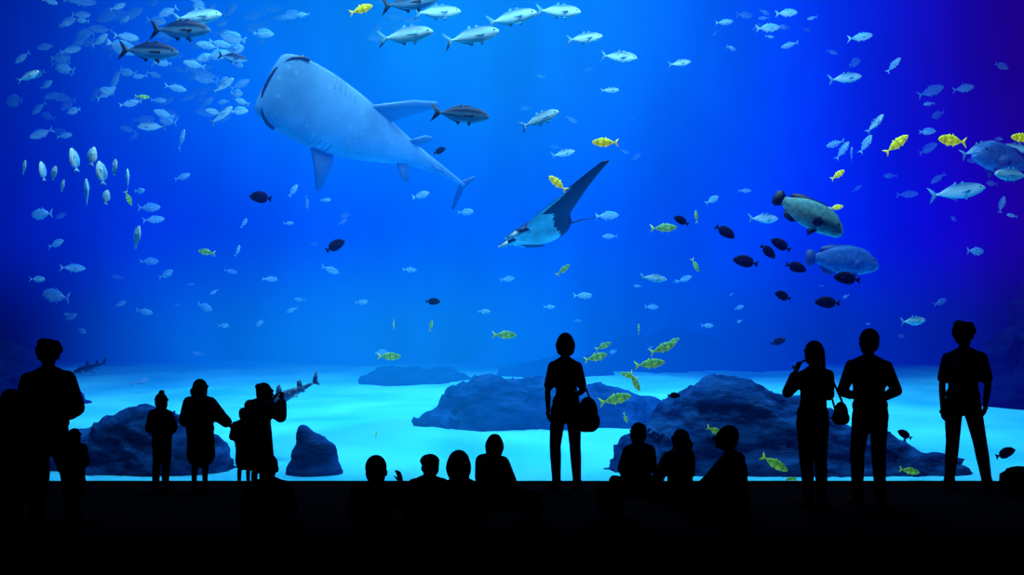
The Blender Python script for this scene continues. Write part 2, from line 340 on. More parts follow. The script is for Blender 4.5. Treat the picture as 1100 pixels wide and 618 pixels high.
person('seated visitor in dark clothes on the carpet',570,5.0,1.24,0,None,sit=True,hair='short',child=True,w=1.1,bulk=.01)
person('seated visitor in cap leaning forward on the carpet',659,5.0,1.34,15,dict(elL=(-.16,.05,.16)),sit=True,hair='cap',child=True,w=1.1,bulk=.01)
person('small child sitting close beside the window',687,8.5,1.36,10,None,sit=True,hair='bun',child=True,w=.95,bulk=.014,headyaw=10)
person('child leaning sideways on the carpet by the window',730,8.0,1.28,28,dict(head=(.035,.04,.45),neck=(.015,.02,.37),elL=(-.16,.03,.18),wrL=(-.17,.1,.05)),sit=True,hair='pony',child=True,w=1.1,bulk=.020)
person('adult sitting sideways with knees bent, looking up',788,7.4,1.52,55,dict(elL=(-.14,.10,.2),wrL=(-.10,.2,.14)),sit=True,hair='short',headyaw=10,headpitch=8,bulk=.018,w=1.1)

# ------------------------------------------------------------ room and tank shell
def slab(name,c,s,mat,label):
    bm=bmesh.new(); box(bm,(0,0,0),s); me=tomesh(bm,name,[mat],False)
    o=obj(name,me); o.location=c; o["kind"]="structure"; o["label"]=label; return o
slab('floor',(0,3.1,-.1),(16,12.2,.2),M_carpet,'dark carpeted viewing gallery floor')
slab('ceiling',(0,3.1,6.0),(16.4,12.2,.2),M_wall,'black ceiling of the viewing gallery')
slab('wall_left',(-8.1,3.1,2.95),(.2,12.2,6.1),M_wall,'black painted gallery side wall')
slab('wall_right',(8.1,3.1,2.95),(.2,12.2,6.1),M_wall,'black painted gallery side wall')
slab('wall_rear',(0,-3.1,2.95),(16.4,.2,6.1),M_wall,'black painted gallery rear wall')
slab('trim_1',(0,GLASS-.03,.005),(16,.06,.03),M_wall,'black sill strip under the aquarium window')

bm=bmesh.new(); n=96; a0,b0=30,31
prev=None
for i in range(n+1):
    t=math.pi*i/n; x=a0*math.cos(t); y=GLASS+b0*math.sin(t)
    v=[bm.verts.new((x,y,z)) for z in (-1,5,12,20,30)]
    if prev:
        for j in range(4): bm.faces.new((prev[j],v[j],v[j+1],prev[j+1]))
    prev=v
wb=obj('wall_back',tomesh(bm,'wall_back',[M_waterglow])); wb["kind"]="structure"; wb["label"]="curved back wall of the tank with painted deep blue water glow"

def sstep(a,b,x):
    t=max(0,min(1,(x-a)/(b-a))); return t*t*(3-2*t)
def sandz(x,y):
    t=max(0,(y-GLASS)/18.8)
    z=.8*min(t,1)
    if y>28: z=.8-1.1*sstep(28,33,y)
    f=sstep(9.2,11,y)
    z+=.12*f*noise.noise(Vector((x*.25,y*.3,1.3)))+.05*f*noise.noise(Vector((x*.9,y*.9,4)))
    return z
bm=bmesh.new(); nx,ny=150,150; grid=[]
for j in range(ny+1):
    y=GLASS+.005+(30.0)*(j/ny)**1.5; row=[]
    w_=28.5*math.sqrt(max(.0,1-((y-GLASS)/31)**2))
    for i in range(nx+1):
        x=w_*(2*i/nx-1); row.append(bm.verts.new((x,y,sandz(x,y))))
    grid.append(row)
for j in range(ny):
    for i in range(nx): bm.faces.new((grid[j][i],grid[j][i+1],grid[j+1][i+1],grid[j+1][i]))
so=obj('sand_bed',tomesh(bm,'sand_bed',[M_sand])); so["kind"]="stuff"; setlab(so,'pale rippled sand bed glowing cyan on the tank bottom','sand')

# ------------------------------------------------------------ rocks
def rock(label,ells,seed,amp=.12,vox=.05,mat=M_rock,name='rock',freq=1.6,sm=2):
    bm=bmesh.new(); c0=Vector(ells[0][0]); c0.z=sandz(c0.x,c0.y)
    for e in ells: ell(bm,Vector(e[0])-c0,e[1],zaxis=e[2] if len(e)>2 else None,seg=20)
    me=union(bm,vox,sm,mat,name)
    for v in me.vertices:
        q=Vector((v.co.x,v.co.y,v.co.z*1.8))*freq+Vector((seed*7.1,0,0))
        t=noise.fractal(q,1,2,5)
        rd=1-abs(noise.noise(q*.9+Vector((3,3,3))))*2
        st=v.co.z+.35*v.co.x+.3*noise.noise(q*.5)
        st=(st*4.5)%1.0; st=(st-.5)*.5   # eroded bedding layers
        if mat is M_rocksm: st*=.2
        v.co+=v.normal*amp*(t*1.2+rd*.5-.4+st)
    me.update()
    o=obj(name,me); o.location=c0; setlab(o,label,'rock'); return o
rock('large dark blue layered rock mound rising from pale sand',[((2.70,10.5,.05),(1.10,.8,1.06)),((2.0,10.2,-.05),(.85,.6,.66)),((3.4,10.4,0),(1.0,.7,.86)),((4.1,10.15,-.1),(1.0,.55,.62)),((4.75,9.95,-.15),(.75,.42,.42)),((1.65,9.9,-.1),(.55,.4,.38)),((2.7,9.78,-.1),(1.3,.33,.34)),((4.1,9.75,-.12),(1.1,.3,.28))],1,amp=.085,vox=.04)
rock('broad dark blue rock outcrop standing on pale sand',[((-.35,13.5,.15),(1.0,.8,.84)),((-.95,13.2,.1),(.7,.5,.42)),((.45,13.7,.15),(.95,.8,.80)),((1.4,14.0,.1),(1.0,.8,.74)),((2.2,14.2,0),(.8,.5,.60)),((2.8,14.3,0),(.6,.5,.42))],2,amp=.09,mat=M_rockmid)
rock('small pointed dark boulder on sand beside the window',[((-2.30,9.75,.0),(.34,.24,.27)),((-2.29,9.75,.14),(.27,.21,.36),(-.12,0,1)),((-2.36,9.75,.32),(.13,.12,.28),(-.30,0,1))],3,.02,.02,mat=M_rocksm,freq=3,sm=5)
rock('rounded dark blue rock mass against the window',[((-4.5,10.2,.1),(.8,.55,.66)),((-3.8,10.0,.0),(.5,.4,.48)),((-5.3,10.4,.0),(.7,.6,.5)),((-4.3,9.8,-.1),(.9,.32,.32))],4,amp=.09,vox=.04)
rock('low distant rock slab half buried in sand',[((-2.7,21,.42),(1.25,.8,.50)),((-1.8,21.5,.40),(.9,.7,.42))],5,.1,.08,M_rockfar)
rock('hazy distant reef ridge rising behind the sand',[((1.2,23,.3),(1.6,1.2,.9)),((3.5,25,.4),(1.8,1.2,1.25)),((5.2,26,.4),(1.8,1.2,1.6)),((7.3,26,.2),(1.7,1.2,1.0))],6,.3,.15,M_rockhaze,'reef',.7)
rock('tall dark reef wall at the tank side',[((10.6,16.8,.3),(1.5,1.3,1.6)),((11.9,17.5,.8),(1.5,1.4,2.6))],7,.25,.12,M_rockhaze,'reef',.8)
rock('dark low reef at the tank side',[((-9.9,16.5,.2),(1.4,1.0,.8)),((-11.2,17.5,.3),(1.5,1.3,1.2))],8,.25,.12,M_rockhaze,'reef',.8)

# ------------------------------------------------------------ fish
def loft(bm,secs,seg=18,mat=0,power=2.0):
    rings=[]
    for (x,h,w_,zc) in secs:
        r=[]
        for i in range(seg):
            a=2*math.pi*i/seg; c,s=math.cos(a),math.sin(a)
            r.append(bm.verts.new((x,w_*math.copysign(abs(c)**(2/power),c),zc+h*math.copysign(abs(s)**(2/power),s))))
        rings.append(r)
    fs=[]
    for a,b in zip(rings,rings[1:]):
        for i in range(seg): fs.append(bm.faces.new((a[i],a[(i+1)%seg],b[(i+1)%seg],b[i])))
    fs.append(bm.faces.new(rings[0])); fs.append(bm.faces.new(rings[-1]))
    for f in fs: f.material_index=mat
def dense(keys,n):
    out=[]; xs=[k[0] for k in keys]
    for i in range(n+1):
        t=i/n; t=.5-.5*math.cos(math.pi*t) 
        x=xs[0]+(xs[-1]-xs[0])*t
        j=max(0,min(len(keys)-2,sum(1 for q in xs[1:] if (q<x if xs[0]<xs[-1] else q>x))))
        k0,k1=keys[j],keys[j+1]; km=keys[max(0,j-1)]; kp=keys[min(len(keys)-1,j+2)]
        s=(x-k0[0])/(k1[0]-k0[0]); row=[x]
        for c in (1,2,3):
            m0=(k1[c]-km[c])/(k1[0]-km[0])*(k1[0]-k0[0]); m1=(kp[c]-k0[c])/(kp[0]-k0[0])*(k1[0]-k0[0])
            v=(2*s**3-3*s*s+1)*k0[c]+(s**3-2*s*s+s)*m0+(-2*s**3+3*s*s)*k1[c]+(s**3-s*s)*m1
            row.append(v if c==3 else max(v,.003))
        out.append(tuple(row))
    return out
def fin(bm,pts,M=Matrix.Identity(4),th=.006,mat=1):
    A=[bm.verts.new(M@Vector((x,th/2,z))) for x,z in pts]; B=[bm.verts.new(M@Vector((x,-th/2,z))) for x,z in pts]
    fs=[bm.faces.new(A),bm.faces.new(B[::-1])]
    n=len(pts)
    for i in range(n): fs.append(bm.faces.new((A[i],B[i],B[(i+1)%n],A[(i+1)%n])))
    for f in fs: f.material_index=mat
def eyeball(bm,c,r,mat=2):
    b=bmesh.ops.create_uvsphere(bm,u_segments=10,v_segments=8,radius=r,matrix=Matrix.Translation(c))
    for v in b['verts']:
        for f in v.link_faces: f.material_index=mat
def rotm(ax,deg,loc=(0,0,0)): return Matrix.Translation(loc)@Matrix.Rotation(math.radians(deg),4,ax)
M_eye,_nt,_p=newmat('fish_eye'); _p.inputs['Base Color'].default_value=(.003,.004,.01,1); _p.inputs['Roughness'].default_value=.2; veil(_nt,_p.outputs[0],.05)

def trevally(mats,name,deep=1.0):
    bm=bmesh.new(); d=deep
    k=[(.5,.012,.01,-.01),(.46,.05*d,.03,-.005),(.38,.095*d,.05,0),(.25,.135*d,.065,0),(.1,.145*d,.068,0),(-.08,.115*d,.055,0),(-.22,.068*d,.035,0),(-.32,.028,.018,0),(-.37,.02,.012,0)]
    loft(bm,dense(k,22),16)
    fin(bm,[(-.35,.02),(-.42,.09),(-.52,.17),(-.47,.06),(-.44,0),(-.47,-.06),(-.52,-.17),(-.42,-.09),(-.35,-.02)],th=.008)
    fin(bm,[(.18,.13*d),(.12,.18*d),(.04,.14*d)],th=.006)
    fin(bm,[(.03,.13*d),(-.01,.195*d),(-.05,.145*d),(-.18,.10*d),(-.3,.035),(-.3,.02),(-.1,.09*d)],th=.006)
    fin(bm,[(.0,-.13*d),(-.04,-.185*d),(-.08,-.135*d),(-.18,-.095*d),(-.3,-.035),(-.3,-.02),(-.1,-.09*d)],th=.006)
    for s in (1,-1):
        fin(bm,[(0,.02),(-.1,.01),(-.2,-.03),(-.12,-.035),(0,-.02)],rotm('Z',-18*s,(.22,.062*s,-.02)),.005)
        fin(bm,[(0,0),(-.06,-.07),(-.08,-.01)],rotm('X',20*s,(.2,.02*s,-.12*d)),.005)
        eyeball(bm,(.41,.038*s,.02),.016)
    return tomesh(bm,name,mats)
def oval(mats,name):
    bm=bmesh.new()
    k=[(.5,.02,.015,-.03),(.44,.09,.035,-.02),(.33,.17,.06,0),(.15,.22,.075,0),(-.05,.21,.065,0),(-.22,.13,.04,0),(-.3,.05,.02,0),(-.35,.035,.014,0)]
    loft(bm,dense(k,20),16)
    fin(bm,[(-.33,.03),(-.42,.10),(-.5,.14),(-.48,.05),(-.465,0),(-.48,-.05),(-.5,-.14),(-.42,-.10),(-.33,-.03)],th=.008)
    fin(bm,[(.28,.16),(.2,.225),(0,.25),(-.2,.20),(-.31,.10),(-.28,.05),(-.1,.17)],th=.007)
    fin(bm,[(.1,-.18),(0,-.245),(-.2,-.20),(-.31,-.10),(-.28,-.05),(-.1,-.16)],th=.007)
    for s in (1,-1):
        fin(bm,[(0,.03),(-.08,.05),(-.12,.0),(-.08,-.04),(0,-.03)],rotm('Z',-25*s,(.22,.07*s,-.02)),.005)
        eyeball(bm,(.38,.045*s,.05),.02)
    return tomesh(bm,name,mats)
def grouper(mats,name):
    bm=bmesh.new()
    k=[(.5,.03,.03,-.04),(.47,.07,.06,-.03),(.4,.115,.085,-.01),(.28,.165,.10,.01),(.12,.185,.105,.01),(-.08,.17,.09,.005),(-.25,.115,.06,0),(-.34,.07,.035,0),(-.38,.06,.025,0)]
    loft(bm,dense(k,26),20)
    fin(bm,[(-.36,.06),(-.44,.11),(-.50,.09),(-.52,0),(-.50,-.09),(-.44,-.11),(-.36,-.06)],th=.015)
    fin(bm,[(.22,.17),(.16,.205),(.08,.21),(0,.205),(-.08,.195),(-.2,.19),(-.3,.15),(-.34,.10),(-.28,.07),(0,.15)],th=.012)
    fin(bm,[(-.08,-.15),(-.16,-.205),(-.27,-.18),(-.31,-.1),(-.25,-.08)],th=.012)
    for s in (1,-1):
        fin(bm,[(0,.03),(-.09,.06),(-.16,.01),(-.15,-.07),(-.06,-.08),(0,-.04)],rotm('Z',-35*s,(.2,.09*s,-.05)),.01)
        fin(bm,[(0,0),(-.07,-.1),(-.12,-.03)],rotm('X',25*s,(.2,.04*s,-.15)),.01)
        eyeball(bm,(.39,.075*s,.045),.016)
    ell(bm,(.475,0,-.055),(.035,.055,.018)); ell(bm,(.475,0,-.015),(.035,.055,.016))
    return tomesh(bm,name,mats)
def sharkmesh(mats,name):
    bm=bmesh.new()
    k=[(.5,.010,.016,0),(.46,.036,.05,0),(.38,.062,.07,0),(.24,.086,.07,0),(.08,.080,.06,0),(-.1,.058,.040,0),(-.25,.034,.022,0),(-.36,.019,.012,.005),(-.4,.014,.009,.01)]
    loft(bm,dense(k,26),16)
    fin(bm,[(-.37,.01),(-.44,.10),(-.5,.15),(-.475,.05),(-.45,.01),(-.47,-.06),(-.42,-.03)],th=.006)
    fin(bm,[(.14,.05),(.07,.17),(.02,.18),(.035,.05)],th=.008)
    fin(bm,[(-.16,.03),(-.20,.12),(-.26,.12),(-.24,.02)],th=.006)
    fin(bm,[(-.18,-.03),(-.22,-.06),(-.25,-.06),(-.23,-.02)],th=.006)
    for s in (1,-1):
        fin(bm,[(.04,0),(-.07,-.16),(-.12,-.17),(-.07,0)],rotm('X',62*s,(.18,.045*s,-.03)),.008)
        fin(bm,[(.02,0),(-.03,-.07),(-.06,-.07),(-.04,0)],rotm('X',55*s,(-.08,.03*s,-.03)),.006)
        eyeball(bm,(.41,.058*s,.015),.007)
    return tomesh(bm,name,mats)

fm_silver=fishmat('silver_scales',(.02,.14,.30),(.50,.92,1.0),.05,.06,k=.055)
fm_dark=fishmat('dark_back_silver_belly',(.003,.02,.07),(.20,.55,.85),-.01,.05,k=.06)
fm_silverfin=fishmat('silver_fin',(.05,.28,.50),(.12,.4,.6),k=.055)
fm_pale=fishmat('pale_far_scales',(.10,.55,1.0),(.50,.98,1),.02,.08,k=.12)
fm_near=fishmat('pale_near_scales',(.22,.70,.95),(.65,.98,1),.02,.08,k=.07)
fm_yel=fishmat('yellow_scales',(.60,.78,.0),(.78,.95,.05),.0,.1,k=.035,stripes=(26,.5,(.12,.24,.02)),emit=.38)  # emission adds a glow so yellow holds under the blue light
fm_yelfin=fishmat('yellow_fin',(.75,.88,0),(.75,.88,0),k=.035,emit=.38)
fm_grn=fishmat('green_yellow_scales',(.07,.38,.06),(.25,.75,.10),.0,.1,k=.06,stripes=(26,.5,(.01,.16,.16)),emit=.25)  # glow added by emission here too, weaker than on the yellow fish
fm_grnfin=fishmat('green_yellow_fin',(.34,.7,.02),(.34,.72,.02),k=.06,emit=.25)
fm_navy=fishmat('navy_scales',(.001,.003,.03),(.002,.006,.05),k=.03,rough=.9)
fm_grp=fishmat('grouper_skin',(.10,.38,.46),(.40,.85,.95),.0,.12,k=.03,mottle=14)
fm_grpfin=fishmat('grouper_dark_fin',(.004,.015,.04),(.01,.03,.06),k=.03)
fm_grp2=fishmat('dusky_grouper_skin',(.02,.14,.42),(.08,.34,.72),0,.1,k=.085,mottle=14)
fm_grp2fin=fishmat('dusky_grouper_fin',(.01,.06,.2),(.03,.10,.3),k=.085)
fm_shark=fishmat('grey_shark_skin',(.02,.08,.20),(.12,.34,.55),-.02,.02,k=.05,spots=(16,.28,(.40,.65,.8)))
fm_sharkd=fishmat('dark_shark_skin',(.003,.02,.09),(.02,.08,.25),-.02,.02)

ME=dict(
 silver=trevally([fm_silver,fm_silverfin,M_eye],'silver_trevally'),
 dark=trevally([fm_dark,fm_grpfin,M_eye],'dark_backed_trevally'),
 pale=trevally([fm_pale,fm_pale,M_eye],'pale_fish',1.15),
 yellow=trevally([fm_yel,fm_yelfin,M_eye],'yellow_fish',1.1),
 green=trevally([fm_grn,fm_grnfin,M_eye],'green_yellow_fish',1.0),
 navy=oval([fm_navy,fm_navy,M_eye],'surgeonfish'),
 disc=oval([fm_pale,fm_pale,M_eye],'disc_fish'),
 neardisc=oval([fm_near,fm_near,M_eye],'near_disc_fish'),
 grouper=grouper([fm_grp,fm_grpfin,M_eye],'grouper'),
 grouper2=grouper([fm_grp2,fm_grp2fin,M_eye],'grouper_dusky'),
 shark=sharkmesh([fm_shark,fm_shark,M_eye],'small_shark'),
 sharkd=sharkmesh([fm_sharkd,fm_sharkd,M_eye],'dark_shark'))
NAMES=dict(silver=('trevally','silver trevally with forked tail swimming in open water','silver trevally school'),
 dark=('trevally','dark-backed trevally with pale belly near the surface','dark trevally'),
 pale=('small_fish','small pale silver fish fading into blue water','pale schooling fish'),
 yellow=('yellow_fish','bright yellow fish with faint dark bars','yellow banded fish'),
 green=('yellow_fish','yellow-green banded fish above the sand and rocks','yellow-green banded fish'),
 navy=('surgeonfish','dark navy oval surgeonfish seen against blue water','dark surgeonfish'),
 disc=('disc_fish','pale deep-bodied fish hanging in blue water','pale deep-bodied fish'),
 neardisc=('disc_fish','bright whitish deep-bodied fish hovering nose up in a cluster','bright deep-bodied fish cluster'),
 grouper=('grouper','pale mottled grouper with black tail and fins',None),
 grouper2=('grouper','dusky blue grouper swimming beneath a paler one',None),
 shark=('shark','small dark pale-spotted shark gliding low over sand',None),
 sharkd=('shark','small dark shark gliding above a rock',None))
def fish(kind,px,py,lp,ang=0,Y=12,yaw=0,roll=0,label=None):
    nm,lb,gr=NAMES[kind]
    o=obj(nm,ME[kind]); L_=lp/F*Y/max(.35,math.cos(math.radians(yaw)))
    a,y=math.radians(ang),math.radians(yaw)
    d=Vector((math.cos(a)*math.cos(y),math.sin(y),math.sin(a)*math.cos(y)))
    x=d; up=Vector((0,0,1)); z=(up-x*up.dot(x)).normalized(); yv=z.cross(x)
    R=Matrix((x,yv,z)).transposed().to_4x4()@Matrix.Rotation(math.radians(roll),4,'X')
    o.matrix_world=Matrix.Translation(at(px,py,Y))@R@Matrix.Scale(L_,4)
    setlab(o,label or lb,nm.replace('_',' ') if nm in('surgeonfish','grouper','shark','trevally') else 'fish',gr)
    return o
L_silver=[(212,18,54,4,12),(436,38,60,5,11.5),(507,39,60,14,11.5),(550,19,54,8,12),(470,13,50,3,12.5),(600,12,48,-3,12.5),(628,41,38,2,13),
 (580,128,44,24,12),(665,61,38,-8,14),(730,68,24,8,14),(1028,206,54,8,14),(1088,188,44,178,12.2),(1052,160,40,20,15),(1094,160,36,170,15.5),(240,92,28,30,17),(238,124,30,35,17),(163,136,32,178,17),
 (820,235,34,2,15),(908,84,36,8,15),(702,299,28,-5,13),(981,345,30,5,13),(940,133,24,50,15),(605,165,26,15,18),(655,97,20,0,17),(30,82,28,20,13)]
L_dark=[(194,32,68,-3,11.5),(160,55,66,-4,11.5),(495,123,62,-3,11),(440,3,60,5,11.5),(250,62,32,-10,15)]
L_yel=[(650,153,28,178,10.5),(599,197,24,140,11),(388,10,26,20,11),(1023,151,34,176,10.5),(963,155,28,40,11),(1098,148,26,178,10.2),(900,188,18,35,12),(898,223,16,10,12)]
L_grn=[(713,245,28,2,11.5),(747,285,16,-60,12),(748,233,14,95,12),(605,290,18,40,12),(222,271,20,170,12),(542,360,26,0,11.5),(418,383,26,0,12),(463,350,12,80,13),(423,348,12,-90,13),
 (640,384,26,15,11),(712,374,30,20,10.8),(698,391,32,8,10.6),(682,410,24,-60,10.5),(661,429,34,15,10.3),(686,354,12,90,12),(768,463,20,-25,9.45),(832,498,30,-30,9.35),(977,506,22,-10,9.35),
 (404,467,10,80,12),(848,516,18,10,9.32),(138,213,16,-70,12),(672,449,12,-70,11),(153,104,14,0,14),(648,372,18,25,11.5),(676,404,20,160,11.2),(722,368,18,30,11.8)]
L_navy=[(732,237,18,150,10.8),(779,249,24,-30,10.8),(801,281,26,165,10.8),(825,270,22,-35,10.8),(839,263,24,150,10.8),(855,287,24,-15,10.8),(841,318,20,160,10.8),(889,325,26,175,10.8),(910,299,28,170,10.6),
 (360,264,22,35,12),(280,212,26,170,12),(465,324,16,0,13),(972,467,18,150,9.4),(1080,487,24,20,9.4),(472,162,14,20,13),(724,425,14,0,9.5),(836,367,16,20,13)]
for t in L_silver: fish('silver',*t,yaw=random.uniform(-15,15))
for t in L_dark: fish('dark',*t,yaw=random.uniform(-10,10))
for t in L_yel: fish('yellow',*t,yaw=random.uniform(-15,15))
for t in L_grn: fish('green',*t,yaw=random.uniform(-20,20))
for t in L_navy: fish('navy',*t,yaw=random.uniform(-20,20))
fish('grouper',869,230,80,-30,10.6,yaw=-8)
fish('grouper2',905,280,82,-4,12.2,yaw=10)
fish('grouper2',1078,172,80,172,13.2,yaw=-20,label='large pale blue fish with rounded tail in dark water')
fish('shark',308,425,76,205,10.6,yaw=-15)
fish('sharkd',97,395,46,195,13.5,yaw=20)
for (x,y,l) in [(26,180,14),(46,184,18),(58,186,14),(80,172,22),(99,168,18),(93,206,26),(109,186,22),(123,180,16),(137,192,20),(67,200,12),(147,255,22),(114,212,14)]:
    fish('neardisc',x,y,l*1.15,85+random.uniform(-15,15),11.5,yaw=random.uniform(-15,15))
for (x,y,l,a) in [(195,150,22,60),(160,223,26,0),(165,236,20,10),(196,190,18,20),(315,205,16,60),(45,230,30,180),(60,318,38,170),(160,281,22,0),(178,295,20,20),(220,330,20,-20),(255,270,14,60),(330,218,16,-80),(452,210,20,10),
   (652,232,24,0),(500,228,18,0),(655,254,16,180),(626,318,20,0),(388,325,14,0),(765,215,18,30),(800,205,14,0),(905,162,20,60),(930,155,22,60),(915,165,16,80),(924,40,22,0),(1000,98,30,20),(825,30,26,5),(845,14,24,5),(800,16,20,5),(778,24,18,0),(960,70,18,50),(1035,95,24,10),(1076,220,18,80),
   (1048,270,22,0),(1010,325,18,20),(400,165,12,0),(310,240,12,0),(350,215,12,0),(150,205,14,0),(60,262,20,20),(78,288,22,0),(355,290,18,-20),(545,300,16,10),(590,330,12,0),(520,335,14,0),(262,240,12,60),(700,330,16,0),(760,350,14,0),(735,300,16,20),(440,290,14,0),(290,300,16,0),(240,350,14,0),(155,335,20,-10),(150,410,18,20),(40,300,18,0)]:
    fish('pale',x,y,l,a,random.uniform(14,20),yaw=random.uniform(-30,30))
def school(n,x0,x1,y0,y1,l0,l1,Y0,Y1,a0=-25,a1=40,kinds=('pale','pale','disc')):
    for i in range(n):
        fish(random.choice(kinds),random.uniform(x0,x1),random.uniform(y0,y1),random.uniform(l0,l1),random.uniform(a0,a1)+random.choice((0,180)),random.uniform(Y0,Y1),yaw=random.uniform(-35,35))
school(66,15,262,60,150,12,26,15.5,25)
school(52,40,265,0,60,14,30,15.5,24)
school(24,265,470,0,48,12,26,18,25)
school(10,560,700,60,200,8,14,20,26)
school(20,60,420,230,380,6,14,19,26)
school(16,880,1090,60,260,8,20,17,24)
school(14,600,1000,300,380,5,10,18,24)
school(12,760,900,5,60,8,18,17,24)

# ------------------------------------------------------------ whale shark
def frame(x,yhint):
    x=x.normalized(); y=(yhint-x*yhint.dot(x)).normalized(); z=x.cross(y)
    return Matrix((x,y,z)).transposed().to_4x4()
M_ws=fishmat('whale_shark_skin',(.02,.15,.36),(.19,.54,.86),.08,.30,k=.10,spots=(5.5,.24,(.38,.74,.98)),rough=.6,mottle=1.1)
M_wsfin=fishmat('whale_shark_fin',(.005,.05,.20),(.06,.24,.56),.0,.12,k=.08,rough=.6)
M_slit=fishmat('whale_shark_mouth',(.002,.01,.05),(.002,.01,.05),k=.06)
nose=at(287,87,13); tail=at(496,205,16.8)
d=(nose-tail); Lw=d.length
bm=bmesh.new()
k=[(.5,.03,.36,.0),(.493,.07,.47,0),(.46,.13,.56,-.01),(.39,.20,.62,-.02),(.28,.29,.63,-.04),(.15,.33,.56,-.05),(.02,.31,.43,-.04),(-.10,.25,.29,-.02),(-.22,.18,.175,.01),(-.34,.11,.10,.03),(-.44,.07,.055,.05),(-.5,.06,.035,.06)]
k=[(a*Lw,h,w_,z) for a,h,w_,z in k]
secs=dense(k,44)
loft(bm,secs,32,0,2.15)
def S(pts,s=1): return [(x*s,z*s) for x,z in pts]
fin(bm,S([(.30,.1),(-.10,-.30),(-.55,-.74),(-1.05,-1.0),(-1.16,-.95),(-1.0,-.68),(-.75,-.25),(-.56,.1)],.76),rotm('X',56,(.11*Lw,.42,-.15)),.05,1)
fin(bm,S([(.18,0),(-.14,-.48),(-.32,-.88),(-.40,-.88),(-.46,-.5),(-.50,-.2),(-.44,0)],.80),rotm('X',-72,(.24*Lw,-.52,-.12)),.05,1)
fin(bm,S([(.2,-.05),(-.12,.38),(-.35,.45),(-.3,.1),(-.32,-.05)],.8),rotm('X',0,(-.06*Lw,0,.27)),.05,1)
fin(bm,S([(.1,-.05),(-.08,.18),(-.22,.2),(-.2,-.05)],.8),rotm('X',0,(-.27*Lw,0,.16)),.04,1)
for s in(1,-1): fin(bm,S([(.14,0),(-.12,-.32),(-.28,-.34),(-.22,0)],.85),rotm('X',62*s,(-.12*Lw,.21*s,-.16)),.04,1)
fin(bm,S([(.05,-.05),(-.08,-.18),(-.22,-.2),(-.2,.05)],.8),rotm('X',0,(-.27*Lw,0,-.12)),.04,1)
fin(bm,S([(.05,.06),(-.15,.5),(-.42,1.0),(-.5,.98),(-.36,.5),(-.22,.05),(-.3,-.25),(-.38,-.5),(-.3,-.5),(-.1,-.25),(.05,-.05)],.54),rotm('X',78,(-.49*Lw,0,.06)),.04,1)
for v in bm.verts:
    t=(v.co.x/Lw); v.co.y+= .25*math.sin(max(0,min(1,-t+.3))*math.pi)*max(0,-t+.3)
ws=obj('whale_shark',tomesh(bm,'whale_shark',[M_ws,M_wsfin]))
R=frame(d,Vector((.52,-.13,.86)))
ws.matrix_world=Matrix.Translation((nose+tail)/2)@R
setlab(ws,'huge spotted whale shark gliding with pale belly exposed','whale shark')
def tube(pts,r,name,mat,parent,flat=1.0):
    cu=bpy.data.curves.new(name,'CURVE'); cu.dimensions='3D'; cu.bevel_depth=r; cu.bevel_resolution=3
    sp=cu.splines.new('POLY'); sp.points.add(len(pts)-1)
    for i,q in enumerate(pts): sp.points[i].co=(*q,1)
    o=bpy.data.objects.new(name+'_c',cu); link(o); dg=bpy.context.evaluated_depsgraph_get()
    me=bpy.data.meshes.new_from_object(o.evaluated_get(dg)); bpy.data.objects.remove(o)
    me.materials.clear(); me.materials.append(mat); smooth(me)
    r_=obj(name,me,parent); return r_
def wsec(x):
    for a,b in zip(secs,secs[1:]):
        if a[0]>=x>=b[0]:
            t=(x-a[0])/(b[0]-a[0]); return tuple(a[i]+(b[i]-a[i])*t for i in range(4))
    return secs[0]
pts=[]
for i in range(25):
    a=-1+2*i/24; x=.496*Lw-.42*abs(a)**2.6; s=wsec(x)
    pts.append((x+.012,s[2]*math.sin(a*math.pi/2)*1.0,s[3]-.35*s[1]))
tube(pts,.028,'mouth',M_slit,ws)
for s in (1,-1):
    for g in range(5):
        x=(.30-.022*g)*Lw; sc=wsec(x); pp=[]
        for j in range(9):
            a=math.radians(-50+j*9)
            pp.append((x+.0,s*sc[2]*abs(math.cos(a))**(2/2.15)*.99,sc[3]+sc[1]*math.copysign(abs(math.sin(a))**(2/2.15),math.sin(a))))
        tube(pp,.008,'gill_slit',M_wsfin,ws)
    bm=bmesh.new(); sc=wsec(.43*Lw); ell(bm,(.43*Lw,s*sc[2]*.99,-.02),(.04,.03,.04)); obj('eye',tomesh(bm,'ws_eye',[M_eye]),ws)

# ------------------------------------------------------------ manta ray
M_mtop=fishmat('manta_back',(.002,.010,.07),(.002,.010,.07),k=.04)
M_mbel=fishmat('manta_belly',(.50,.85,1.0),(.50,.85,1.0),k=.045,mottle=3)
bm=bmesh.new(); ns,nc=60,16
top=[];bot=[]
def lead(s):
    xl=.50-.16*sstep(0,.15,s)-.12*s+.16*math.sin(min(1,s/.6)*math.pi)*.6-.72*s**2.6
    xt=-.48+.20*sstep(0,.35,s)-.02*s-.34*s**3.2
    return xl,min(xt,xl-.02)
for i in range(ns+1):
    sp_=-1+2*i/ns; s=abs(sp_)
    xl,xt=lead(s); y=1.36*sp_
    if sp_>0: zb=.40*s**1.8; y*=1.0-.05*s
    else: zb=-.02+.20*s**2-.08*s**3; y*=.88
    rt=[];rb=[]
    for j in range(nc+1):
        c=j/nc; x=xl+(xt-xl)*c
        th=(.28*math.exp(-(s/.26)**2)+.045*(1-s)**.7+.004)*math.sin(math.pi*min(1,max(0,c)))**.7 
        rt.append(bm.verts.new((x,y,zb+th*.55))); rb.append(bm.verts.new((x,y,zb-th*.55-.002)))
    top.append(rt);bot.append(rb)
